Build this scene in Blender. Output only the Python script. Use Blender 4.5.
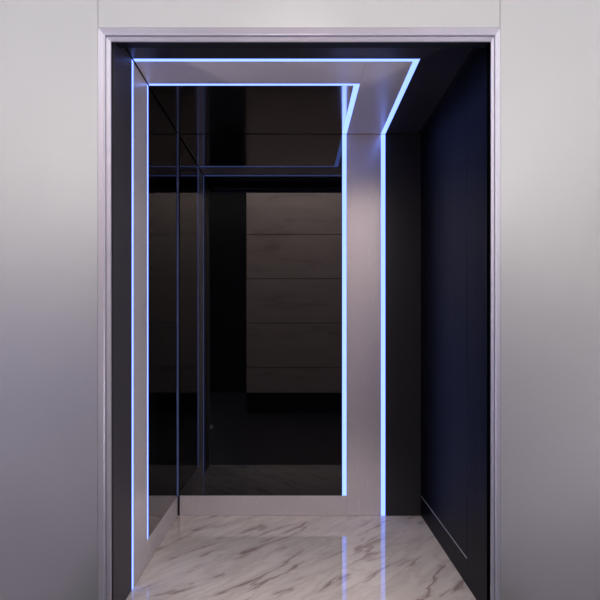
import bpy, bmesh, math
from mathutils import Vector

for o in list(bpy.data.objects):
    bpy.data.objects.remove(o, do_unlink=True)
scene = bpy.context.scene
COL = scene.collection

# ------------------------------------------------------------------ camera, light, exposure
U = 0.00602          # metres per unit on the back wall
DB = 3.95            # distance to the back wall
CZ = 1.144           # camera height
cam_d = bpy.data.cameras.new('camera')
cam = bpy.data.objects.new('camera', cam_d)
COL.objects.link(cam)
cam.location = (0, 0, CZ)
cam.rotation_euler = (math.radians(90), 0, 0)
cam_d.sensor_width = 36
cam_d.lens = 656.0 / 600 * 36
cam_d.shift_x = 4 / 600
cam_d.shift_y = 26 / 600
cam_d.clip_start = 0.05
scene.camera = cam

w = bpy.data.worlds.new('world')
scene.world = w
w.use_nodes = True
w.node_tree.nodes['Background'].inputs[0].default_value = (0.6, 0.62, 0.75, 1)
w.node_tree.nodes['Background'].inputs[1].default_value = 0.02

scene.view_settings.view_transform = 'Standard'
scene.view_settings.look = 'None'
scene.view_settings.exposure = 0.0
scene.view_settings.gamma = 1.0
scene.view_settings.use_curve_mapping = False

LOBBY = dict(x0=-4.5, x1=4.5, y0=-3.4, z=3.6)
LED = (0.48, 0.77, 2.7)
LED_GAIN = 1.0


def area(name, loc, rot, sx, sy, power, col):
    d = bpy.data.lights.new(name, 'AREA')
    d.shape = 'RECTANGLE'
    d.size, d.size_y = sx, sy
    d.energy = power
    d.color = col
    o = bpy.data.objects.new(name, d)
    COL.objects.link(o)
    o.location = loc
    o.rotation_euler = rot
    return o


area('lobby_light', (0, -0.5, 3.55), (0, 0, 0), 8.4, 5.2, 185, (1.0, 0.98, 0.972))
area('pier_fill_light', (0, .15, 3.45), (math.radians(-40), 0, 0), 2.0, .2, 45, (1.0, 0.97, 0.95))  # unseen fill, added to brighten the marble pier
area('lobby_wall_fill_light', (0, -2.55, 3.42), (math.radians(-48), 0, 0), 8.4, .25, 140, (1.0, 0.97, 0.95))  # added fill that lifts the far lobby wall, no fixture there


def spot(name, loc, target, cone, power, col, radius):
    d = bpy.data.lights.new(name, 'SPOT')
    d.energy = power
    d.color = col
    d.spot_size = math.radians(cone)
    d.spot_blend = .6
    d.shadow_soft_size = radius
    o = bpy.data.objects.new(name, d)
    COL.objects.link(o)
    o.location = loc
    o.rotation_euler = (Vector(target) - Vector(loc)).to_track_quat('-Z', 'Y').to_euler()
    return o


# added fill spots, unseen in the lobby, aimed through the doorway into the cabin
spot('side_fill_light', (4.3, .55, .35), (-.1, 2.66, 1.15), 26, 330, (1.0, .95, .97), .15)  # added fill for the left band and dark panel
spot('side_fill_light', (-4.3, .55, .35), (.1, 2.66, 1.35), 26, 120, (1.0, .95, .95), .15)
spot('ceiling_fill_light', (2.2, .2, .2), (0, 2.95, 2.3), 18, 110, (1.0, .95, .95), .12)  # pair added as fill for the cabin ceiling
spot('ceiling_fill_light', (-2.2, .2, .2), (0, 2.95, 2.3), 18, 110, (1.0, .95, .95), .12)
spot('floor_fill_light', (0, 1.4, 3.5), (0, 3.3, 0), 30, 90, (1.0, .96, .94), .12)  # added to lift the cabin floor and low back wall


# ------------------------------------------------------------------ materials
def mat(name, col=(.5, .5, .5), metal=0.0, rough=.5, aniso=0.0, spec=.5, ior=1.5, coat=0.0):
    m = bpy.data.materials.new(name)
    m.use_nodes = True
    b = m.node_tree.nodes['Principled BSDF']
    b.inputs['Base Color'].default_value = (*col, 1)
    b.inputs['Metallic'].default_value = metal
    b.inputs['Roughness'].default_value = rough
    b.inputs['IOR'].default_value = ior
    b.inputs['Specular IOR Level'].default_value = spec
    b.inputs['Coat Weight'].default_value = coat
    b.inputs['Coat Roughness'].default_value = 0.05
    if aniso:
        b.inputs['Anisotropic'].default_value = aniso
    return m


def brushed(m, scale, lo, hi, bump=0.0, colvar=0.0):
    """fine brushing: a noise stretched along one axis drives roughness, tone and a faint bump"""
    nt = m.node_tree
    b = nt.nodes['Principled BSDF']
    tc = nt.nodes.new('ShaderNodeTexCoord')
    mp = nt.nodes.new('ShaderNodeMapping')
    mp.inputs['Scale'].default_value = scale
    n = nt.nodes.new('ShaderNodeTexNoise')
    n.inputs['Scale'].default_value = 1
    n.inputs['Detail'].default_value = 4
    mr = nt.nodes.new('ShaderNodeMapRange')
    mr.inputs['To Min'].default_value = lo
    mr.inputs['To Max'].default_value = hi
    nt.links.new(tc.outputs['Object'], mp.inputs[0])
    nt.links.new(mp.outputs[0], n.inputs['Vector'])
    nt.links.new(n.outputs['Fac'], mr.inputs['Value'])
    nt.links.new(mr.outputs[0], b.inputs['Roughness'])
    if colvar:
        c = b.inputs['Base Color'].default_value[:]
        r = nt.nodes.new('ShaderNodeMix')
        r.data_type = 'RGBA'
        r.inputs['A'].default_value = tuple(v * (1 - colvar) for v in c[:3]) + (1,)
        r.inputs['B'].default_value = tuple(min(1, v * (1 + colvar)) for v in c[:3]) + (1,)
        nt.links.new(n.outputs['Fac'], r.inputs['Factor'])
        nt.links.new(r.outputs['Result'], b.inputs['Base Color'])
    if bump:
        bp = nt.nodes.new('ShaderNodeBump')
        bp.inputs['Strength'].default_value = bump
        bp.inputs['Distance'].default_value = 0.001
        nt.links.new(n.outputs['Fac'], bp.inputs['Height'])
        nt.links.new(bp.outputs[0], b.inputs['Normal'])
    return m


M = {}
M['lobby_steel'] = brushed(mat('brushed_stainless', (.394, .396, .408), .74, .33), (1.5, 60, 260), .30, .38, 0, .012)
M['frame'] = mat('satin_frame_steel', (.54, .53, .62), .72, .35)
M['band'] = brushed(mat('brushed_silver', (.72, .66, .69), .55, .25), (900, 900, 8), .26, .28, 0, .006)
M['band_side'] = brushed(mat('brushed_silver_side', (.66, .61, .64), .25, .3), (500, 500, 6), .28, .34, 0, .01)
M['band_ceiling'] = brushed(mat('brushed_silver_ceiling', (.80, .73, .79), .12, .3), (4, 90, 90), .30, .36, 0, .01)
M['dark_steel'] = brushed(mat('dark_brushed_steel', (.03, .028, .034), .4, .35), (120, 120, 2), .28, .40, 0, .06)
M['dark_side'] = mat('dark_grey_laminate', (.050, .045, .052), 0, .5, spec=.25)
M['navy'] = brushed(mat('navy_laminate', (.0010, .0014, .003), 0, .45, spec=.05), (120, 120, 2), .36, .48, 0, .1)
M['dark_ceiling'] = mat('dark_ceiling_laminate', (.03, .028, .035), 0, .35)
M['glass'] = mat('black_mirror_glass', (.002, .002, .003), 0, .015, spec=.5, ior=1.68)
M['glass_ceiling'] = mat('dark_polished_ceiling', (.95, .88, .86), 1, .10)
M['shell'] = mat('black_shell', (.006, .006, .008), 0, .7)
M['glass_edge'] = mat('glass_edge_painted_glow', (.18, .26, .62), 0, .35)  # blue light caught by the edge, put into the base colour
M['groove'] = mat('satin_inlay', (.55, .55, .60), .6, .4)
M['channel'] = mat('anodised_channel', (.5, .5, .53), .9, .35)
M['black_rubber'] = mat('black_seal', (.008, .008, .01), 0, .6)
M['lobby_white'] = mat('lobby_white_plaster', (.80, .78, .76), 0, .7)
M['lobby_low'] = mat('lobby_lilac_wainscot', (.28, .255, .54), 0, .6)
M['lobby_low_right'] = mat('lobby_rose_wainscot', (.20, .17, .195), 0, .6)
M['lobby_floor'] = mat('lobby_black_tile', (.014, .012, .017), 0, .4, spec=.25)
M['lobby_floor_side'] = mat('lilac_bounce_floor', (.25, .22, .30), 0, .6, spec=.2)  # pale tone for the added bounce floor
M['lobby_dark'] = mat('lobby_dark_panel', (.005, .005, .006), 0, .5, spec=.1)
M['lobby_frame'] = mat('lamp_frame', (.8, .8, .8), 0, .5)

e = bpy.data.materials.new('led_diffuser')
e.use_nodes = True
nt = e.node_tree
b = nt.nodes['Principled BSDF']
b.inputs['Base Color'].default_value = (.1, .11, .12, 1)
b.inputs['Emission Color'].default_value = (LED[0] / LED[2], LED[1] / LED[2], 1, 1)
b.inputs['Emission Strength'].default_value = LED[2] * LED_GAIN
M['led'] = e


def marble(name, base, base2, vein, rot, scale, rough, strength=1.0, stretch=3.2):
    m = mat(name, base, 0, rough, coat=0)
    nt = m.node_tree
    b = nt.nodes['Principled BSDF']
    N = nt.nodes.new
    L = nt.links.new
    tc = N('ShaderNodeTexCoord')
    mr_ = N('ShaderNodeMapping')
    mr_.inputs['Rotation'].default_value = rot
    mp = N('ShaderNodeMapping')
    mp.inputs['Scale'].default_value = (scale, scale * stretch, scale)
    L(tc.outputs['Object'], mr_.inputs[0])
    L(mr_.outputs[0], mp.inputs[0])

    def vein_mask(sc, dist, lo, hi, off):
        n = N('ShaderNodeTexNoise')
        n.inputs['Scale'].default_value = sc
        n.inputs['Detail'].default_value = 5
        n.inputs['Roughness'].default_value = .52
        n.inputs['Distortion'].default_value = dist
        a = N('ShaderNodeVectorMath')
        a.operation = 'ADD'
        a.inputs[1].default_value = (off, off * 1.7, 0)
        L(mp.outputs[0], a.inputs[0])
        L(a.outputs[0], n.inputs['Vector'])
        s = N('ShaderNodeMath')
        s.operation = 'SUBTRACT'
        s.inputs[1].default_value = .5
        L(n.outputs['Fac'], s.inputs[0])
        ab = N('ShaderNodeMath')
        ab.operation = 'ABSOLUTE'
        L(s.outputs[0], ab.inputs[0])
        r = N('ShaderNodeMapRange')
        r.interpolation_type = 'SMOOTHSTEP'
        r.inputs['From Min'].default_value = lo
        r.inputs['From Max'].default_value = hi
        r.inputs['To Min'].default_value = 1
        r.inputs['To Max'].default_value = 0
        L(ab.outputs[0], r.inputs['Value'])
        return r.outputs[0]

    v1 = vein_mask(.95, .35, .0, .040, 3.1)
    v2 = vein_mask(1.7, .5, .0, .08, 9.4)
    patch = N('ShaderNodeTexNoise')
    patch.inputs['Scale'].default_value = 1.7
    patch.inputs['Detail'].default_value = 3
    L(mp.outputs[0], patch.inputs['Vector'])
    pr = N('ShaderNodeMapRange')
    pr.interpolation_type = 'SMOOTHSTEP'
    pr.inputs['From Min'].default_value = .46
    pr.inputs['From Max'].default_value = .62
    L(patch.outputs['Fac'], pr.inputs['Value'])
    m1 = N('ShaderNodeMath'); m1.operation = 'MULTIPLY'
    L(v1, m1.inputs[0]); L(pr.outputs[0], m1.inputs[1])
    m2 = N('ShaderNodeMath'); m2.operation = 'MULTIPLY'
    L(v2, m2.inputs[0]); m2.inputs[1].default_value = .22
    ad = N('ShaderNodeMath'); ad.operation = 'ADD'; ad.use_clamp = True
    L(m1.outputs[0], ad.inputs[0]); L(m2.outputs[0], ad.inputs[1])
    sc_ = N('ShaderNodeMath'); sc_.operation = 'MULTIPLY'
    L(ad.outputs[0], sc_.inputs[0]); sc_.inputs[1].default_value = strength
    mixb = N('ShaderNodeMix'); mixb.data_type = 'RGBA'
    mixb.inputs['A'].default_value = (*base, 1)
    mixb.inputs['B'].default_value = (*base2, 1)
    L(patch.outputs['Fac'], mixb.inputs['Factor'])
    mixv = N('ShaderNodeMix'); mixv.data_type = 'RGBA'
    L(sc_.outputs[0], mixv.inputs['Factor'])
    L(mixb.outputs['Result'], mixv.inputs['A'])
    mixv.inputs['B'].default_value = (*vein, 1)
    L(mixv.outputs['Result'], b.inputs['Base Color'])
    return m


M['marble'] = marble('white_veined_marble', (.74, .66, .61), (.50, .43, .40), (.25, .17, .15),
                     (0, 0, math.radians(-53)), 1.5, .05, .8, 3.8)
M['marble_wall'] = marble('beige_marble_slab', (.53, .42, .395), (.44, .345, .32), (.20, .13, .115),
                          (math.radians(-90), 0, 0), .8, .35, .35, 6)


# ------------------------------------------------------------------ mesh helpers
def finish(name, bm, m, parent=None, bev=0.0):
    if bev:
        bmesh.ops.bevel(bm, geom=list(bm.edges), offset=bev, segments=2, affect='EDGES', profile=.5)
    bmesh.ops.recalc_face_normals(bm, faces=bm.faces)
    me = bpy.data.meshes.new(name)
    bm.to_mesh(me)
    bm.free()
    me.materials.append(m)
    o = bpy.data.objects.new(name, me)
    COL.objects.link(o)
    if parent:
        o.parent = parent
        o.matrix_parent_inverse = parent.matrix_world.inverted()
        o.location = -Vector(parent.location)
        o.matrix_parent_inverse.identity()
    return o


def box(bm, x0, x1, y0, y1, z0, z1):
    v = [bm.verts.new(p) for p in ((x0, y0, z0), (x1, y0, z0), (x1, y1, z0), (x0, y1, z0),
                                   (x0, y0, z1), (x1, y0, z1), (x1, y1, z1), (x0, y1, z1))]
    for f in ((0, 3, 2, 1), (4, 5, 6, 7), (0, 1, 5, 4), (1, 2, 6, 5), (2, 3, 7, 6), (3, 0, 4, 7)):
        bm.faces.new([v[i] for i in f])


def mbox(name, c, m, parent=None, bev=0.0):
    bm = bmesh.new()
    box(bm, *c)
    return finish(name, bm, m, parent, bev)


def prism(name, poly, fn, m, parent=None, bev=0.0):
    """poly: 2-D outline; fn(a, b, t) -> 3-D point for t = 0 (shown face) and 1 (hidden face)"""
    bm = bmesh.new()
    f0 = [bm.verts.new(fn(a, c, 0)) for a, c in poly]
    f1 = [bm.verts.new(fn(a, c, 1)) for a, c in poly]
    bm.faces.new(f0)
    bm.faces.new(f1[::-1])
    n = len(poly)
    for i in range(n):
        j = (i + 1) % n
        bm.faces.new((f0[i], f0[j], f1[j], f1[i]))
    return finish(name, bm, m, parent, bev)


def empty(name, loc):
    o = bpy.data.objects.new(name, None)
    COL.objects.link(o)
    o.location = loc
    o.empty_display_size = .1
    return o


def tag(o, label, cat, group=None):
    o['label'] = label
    o['category'] = cat
    if group:
        o['group'] = group
    return o


def struct(o):
    o['kind'] = 'structure'
    return o


# ------------------------------------------------------------------ key planes
XL, XR, YB, ZT = -118 * U, 125 * U, DB, 2.300
T = 0.012                      # thickness of the cladding
D = lambda d: d * DB
YF = D(.646)                   # front edge of the cabin walls
BASE = 0.122                   # height of the low band
G = 0.0012                     # hairline joint

# positions along the depth
S1a, S1b = D(.7188), D(.7256)  # front run of the light
S2a, S2b = D(.7928), D(.7987)  # inner run of the light
# positions across
C1a, C1b = 46.3 * U, 50.5 * U
C2a, C2b = 85.1 * U, 89.3 * U

# ------------------------------------------------------------------ cabin structure
TS = T + .002
struct(mbox('wall_left', (XL - TS - .05, XL - TS, YF, YB + TS, 0, ZT + TS), M['shell']))
struct(mbox('wall_right', (XR + TS, XR + TS + .05, YF, YB + TS, 0, ZT + TS), M['shell']))
struct(mbox('wall_back', (XL - TS - .05, XR + TS + .05, YB + TS, YB + TS + .05, 0, ZT + TS), M['shell']))
struct(mbox('ceiling', (XL - TS - .05, XR + TS + .05, YF, YB + TS + .05, ZT + TS, ZT + TS + .05), M['shell']))
struct(mbox('floor', (XL - TS, XR + TS, YF, YB + TS, -.05, 0), M['marble']))

# ------------------------------------------------------------------ lobby structure
YW = 2.508                     # face of the landing wall
L0, L1, LY, LZ = LOBBY['x0'], LOBBY['x1'], LOBBY['y0'], LOBBY['z']
OPX0, OPX1, OPZ = -117.8 * U, 124.2 * U, CZ + 181.1 * U
fb_ = struct(prism('floor_lobby', [(-1.5, LY), (1.5, LY), (1.5, .3), (.95, .3), (.95, YF - .02), (-.95, YF - .02), (-.95, .3), (-1.5, .3)],
             lambda x, y, t: (x, y, -.002 - .058 * t), M['lobby_floor']))
for s_ in (-1, 1):  # unseen pale floor added so the lower steel wall reflects lighter
    prism('side_bounce_slab', [(s_ * 4.5, LY), (s_ * 1.5, LY), (s_ * 1.5, .3), (s_ * .95, .3), (s_ * .95, YF - .02), (s_ * 4.5, YF - .02)],
          lambda x, y, t: (x, y, -.002 - .058 * t), M['lobby_floor_side'], fb_)
struct(mbox('ceiling_lobby', (L0, L1, LY, YW, LZ, LZ + .05), M['lobby_white']))

bm = bmesh.new()
WL, WR, WT = 7.9 * U, 5.3 * U, 8.1 * U      # how far the splayed frame widens to the front
wl, wr, wt = OPX0 - WL - .02, OPX1 + WR + .02, OPZ + WT + .02
box(bm, L0, wl, YW + T, YW + .040, 0, LZ)
box(bm, wr, L1, YW + T, YW + .040, 0, LZ)
box(bm, wl, wr, YW + T, YW + .040, wt, LZ)
wf = struct(finish('wall_front', bm, M['shell']))
cl, cr, ct = OPX0 - WL - G, OPX1 + WR + G, OPZ + WT + G
mbox('cladding_panel', (L0, cl, YW, YW + T, 0, LZ), M['lobby_steel'], wf, .001)
mbox('cladding_panel', (cr, L1, YW, YW + T, 0, LZ), M['lobby_steel'], wf, .001)
mbox('cladding_panel', (cl + G, cr - G, YW, YW + T, ct, LZ), M['lobby_steel'], wf, .001)

# opposite and side walls of the lobby
WS = 1.42
PX0, PX1 = -.60, 2.3
wb = struct(mbox('wall_lobby_back', (L0, L1, LY - .08, LY - .02, 0, LZ), M['shell']))
mbox('plaster', (L0, PX0 - 1.06, LY - .02, LY, WS, LZ), M['lobby_white'], wb)
mbox('wainscot', (L0, PX0 - 1.06, LY - .02, LY, 0, WS), M['lobby_low'], wb)
mbox('dark_panel', (PX0 - 1.06, PX0, LY - .02, LY, 0, LZ), M['lobby_dark'], wb)
mbox('plaster', (PX1, L1, LY - .02, LY, WS, LZ), M['lobby_white'], wb)
mbox('wainscot', (PX1, L1, LY - .02, LY, 0, WS), M['lobby_low_right'], wb)
mbox('plaster', (PX0, PX1, LY - .02, LY, WS, LZ), M['lobby_white'], wb)
mbox('wainscot', (PX0, PX1, LY - .02, LY, 0, WS), M['lobby_low'], wb)

# broad marble-clad pier behind the camera, seen in the black mirrors
KD = 2.2
KY = 2 * DB - KD * DB
KX0, KX1, KZ = -49.5 * U * KD, 1.0, 3.3
pier = struct(mbox('wall_pier', (KX0 + .02, KX1 - .02, KY - .25, KY - .02, 0, KZ), M['shell']))
mbox('plinth', (KX0, KX1, KY - .27, KY, 0, CZ - 67 * KD * U - .004), M['lobby_dark'], pier)
row = 44.4 * KD * U
zb = CZ - 67 * KD * U
zt0 = CZ + (326 - 367.5) * KD * U
zs = [zb] + [zt0 + row * k for k in range(0, 5)] + [KZ]
for a, c in zip(zs[:-1], zs[1:]):
    mbox('marble_slab', (KX0, KX1, KY - .02, KY, a + .004, c - .004), M['marble_wall'], pier)
for nm, x0, x1 in (('wall_lobby_left', L0 - .05, L0), ('wall_lobby_right', L1, L1 + .05)):
    s = struct(mbox(nm, (x0, x1, LY, YW, WS, LZ), M['lobby_white']))
    mbox('wainscot', (x0, x1, LY, YW, 0, WS), M['lobby_low_right'] if x0 > 0 else M['lobby_low'], s)

# ceiling lamp frame of the lobby
t = tag(empty('ceiling_lamp', (0, -.9, 3.6)), 'wide white framed ceiling lamp over the lobby in front of the lift', 'lamp')
bm = bmesh.new()
for c in ((-4.3, 4.3, -3.16, -3.11), (-4.3, 4.3, 2.11, 2.16), (-4.3, -4.22, -3.11, 2.11), (4.22, 4.3, -3.11, 2.11)):
    box(bm, c[0], c[1], c[2], c[3], 3.53, 3.6)
finish('frame', bm, M['lobby_frame'], t)

# ------------------------------------------------------------------ door frame
df = tag(empty('door_frame', ((OPX0 + OPX1) / 2, YW, 0)),
         'satin silver stepped metal frame around the open lift doorway', 'door frame')
prof = [(1, -.0015), (.57, .004), (.50, .002), (.44, .003), (.42, .011), (.34, .012), (.32, .006), (.04, .010),
        (0, .014), (.05, .0165), (1.0, .017)]          # (fraction of the widening, depth behind the wall face)


def frame_piece(name, pts):
    bm = bmesh.new()
    rings = [[bm.verts.new(p(o, YW + y)) for o, y in prof] for p in pts]
    n = len(prof)
    for i in range(n):
        j = (i + 1) % n
        bm.faces.new((rings[0][i], rings[0][j], rings[1][j], rings[1][i]))
    bm.faces.new(rings[0][::-1])
    bm.faces.new(rings[1])
    finish(name, bm, M['frame'], df)


frame_piece('jamb', (lambda o, y: (OPX0 - o * WL, y, 0), lambda o, y: (OPX0 - o * WL, y, OPZ + o * WT)))
frame_piece('jamb', (lambda o, y: (OPX1 + o * WR, y, 0), lambda o, y: (OPX1 + o * WR, y, OPZ + o * WT)))
frame_piece('head', (lambda o, y: (OPX0 - o * WL, y, OPZ + o * WT + .0004),
                     lambda o, y: (OPX1 + o * WR, y, OPZ + o * WT + .0004)))

# car header: black strip just behind the frame
ch = tag(empty('lift_header', (0, D(.65), CZ + 185 * U)),
         'black header strip along the top of the lift doorway, just behind the frame', 'header')
mbox('beam', (XL - T, XR + T, D(.6465), D(.664), CZ + 184.6 * U, ZT + T - .001), M['black_rubber'], ch, .001)
tag(mbox('door_sill', (OPX0, OPX1, YW + .01, YF - .004, -.0015, .004), M['channel'], None, .001),
    'metal threshold strip on the floor of the lift doorway', 'threshold')

# ------------------------------------------------------------------ wall claddings
fl = lambda y, z, t: (XL - T * t, y, z)       # left wall: (depth, height)
fr = lambda y, z, t: (XR + T * t, y, z)
fb = lambda x, z, t: (x, YB + T * t, z)
fc = lambda x, y, t: (x, y, ZT + T * t)
rect = lambda a0, a1, b0, b1: [(a0, b0), (a1, b0), (a1, b1), (a0, b1)]
B = .0006
YE = D(.9965)                  # rear end of the left wall cladding
ZU = ZT - .002

tag(prism('wall_panel', rect(YF + .002, S1a - G, .002, ZU), fl, M['dark_side'], None, B),
    'dark grey narrow wall panel on the left, between the door frame and the outer light strip', 'wall panel')
b1 = tag(empty('steel_band', (XL, (S1b + YE) / 2, 0)),
    'brushed silver L-shaped band on the left wall, between two light strips and along the floor', 'metal band')
prism('upright', rect(S1b + G, S2a - G, .002, ZU), fl, M['band_side'], b1, B)
prism('base', rect(S2a - G / 2, YE, .002, BASE), fl, M['band_side'], b1, B)
lm = empty('tinted_mirror', (XL, (S2b + YE) / 2, BASE))
tag(lm, 'narrow black mirror panel on the left wall beside the inner light strip', 'mirror')
prism('glass', rect(S2b + G, YE - .008, BASE + .001, ZU), fl, M['glass'], lm, B)
mbox('edge_trim', (XL - T, XL + .0055, YE - .0070, YE, BASE + .001, ZT - .002), M['glass_edge'], lm, B)
lm.children[-1]['label'] = 'thin polished edge strip with blue light painted into its colour'

XBL = -116.3 * U
b2 = tag(empty('steel_band', (0, YB, 0)),
    'brushed silver L-shaped band on the back wall, right of and below the large black mirror', 'metal band')
prism('upright', rect(C1b + G, C2a - G, .002, ZU), fb, M['band'], b2, B / 2)
prism('base', rect(XBL, C1b + G / 2, .002, BASE), fb, M['band'], b2, B / 2)
tm = empty('tinted_mirror', (0, YB, BASE))
tag(tm, 'large black mirror panel on the back wall reflecting beige marble slabs', 'mirror')
prism('glass', rect(XBL, C1a - G, BASE + .001, ZU), fb, M['glass'], tm, B)
tag(prism('wall_panel', rect(C2b + G, XR - .001, .002, ZU), fb, M['dark_steel'], None, B),
    'dark brushed wall panel on the back wall, right of the outer light strip', 'wall panel')

# ceiling
CXL = XL + .006
CXR = XR - .016
YC = YB - .002
tag(prism('ceiling_panel', [(CXL, D(.665)), (CXR, D(.665)), (CXR, YC), (C2b + G, YC), (C2b + G, S1a - G), (CXL, S1a - G)],
          fc, M['dark_ceiling'], None, B),
    'dark ceiling panel outside the outer light strip, along the door and the right wall', 'ceiling panel')
b3 = tag(empty('steel_band', (0, D(.75), ZT)),
    'brushed silver L-shaped band on the ceiling, framed by light strips', 'metal band')
prism('crosspiece', rect(CXL, C1b + G / 2, S1b + G, S2a - G), fc, M['band_ceiling'], b3, B / 2)
prism('lengthwise_piece', rect(C1b + G, C2a - G, S1b + G, YC), fc, M['band_ceiling'], b3, B / 2)
cm = empty('tinted_mirror', (0, D(.9), ZT))
tag(cm, 'dark polished panel on the ceiling behind the inner light strip', 'mirror')
prism('glass', rect(CXL, C1a - G, S2b + G, YC), fc, M['glass_ceiling'], cm, B)

# right wall
YS = D(.731)
tag(prism('wall_panel', rect(D(.655), YS - G, .002, ZU - .012), fr, M['navy'], None, B),
    'navy narrow wall panel on the right, nearest the door frame', 'wall panel')
rp = tag(empty('wall_panel', (XR, (YS + YB) / 2, 0)),
         'wide navy wall panel filling the right wall, with a low skirting under a thin pale line', 'wall panel')
prism('board', rect(YS + G, YB - .001, BASE + .002, ZU - .012), fr, M['navy'], rp, B)
prism('skirting', rect(YS + G, YB - .001, .002, BASE - .003), fr, M['navy'], rp, B)
k = mbox('inlay', (XR - .0012, XR + T, YS + G, YB - .001, BASE - .0028, BASE + .0018), M['groove'], rp)
k['label'] = 'thin pale metal line'


# ------------------------------------------------------------------ light strips
def strip(label, c, axis, sign):
    """c: box limits of the run; axis/sign: where it faces; diffuser in front, channel behind"""
    loc = ((c[0] + c[1]) / 2, (c[2] + c[3]) / 2, (c[4] if axis != 2 else c[5]))
    t = tag(empty('light_strip', loc), label, 'light strip', None)
    d, h = list(c), list(c)
    lo, hi = axis * 2, axis * 2 + 1
    if sign > 0:            # faces the plus side
        d[lo] = c[hi] - .008
        h[hi] = c[hi] - .0082
    else:
        d[hi] = c[lo] + .008
        h[lo] = c[lo] + .0082
    mbox('diffuser', d, M['led'], t, .0004)
    mbox('channel', h, M['channel'], t)
    return t


strip('upright blue-white light strip on the left wall nearest the door frame', (XL - T, XL, S1a, S1b, .002, ZU), 0, 1)
strip('upright blue-white light strip on the left wall beside the narrow black mirror', (XL - T, XL, S2a, S2b, BASE + .001, ZU), 0, 1)
strip('long crosswise light strip on the ceiling nearest the door', (CXL, C2b, S1a, S1b, ZT, ZT + T), 2, -1)
strip('light strip running back along the ceiling beside the dark right part', (C2a, C2b, S1b, YC, ZT, ZT + T), 2, -1)
strip('shorter crosswise light strip on the ceiling in front of the dark polished panel', (CXL, C1b, S2a, S2b, ZT, ZT + T), 2, -1)
strip('light strip running back along the ceiling beside the dark polished panel', (C1a, C1b, S2b, YC, ZT, ZT + T), 2, -1)
strip('upright light strip on the back wall at the right edge of the large black mirror', (C1a, C1b, YB, YB + T, BASE + .001, ZU), 1, -1)
strip('upright light strip on the back wall reaching the floor, beside the dark brushed panel', (C2a, C2b, YB, YB + T, .002, ZU), 1, -1)
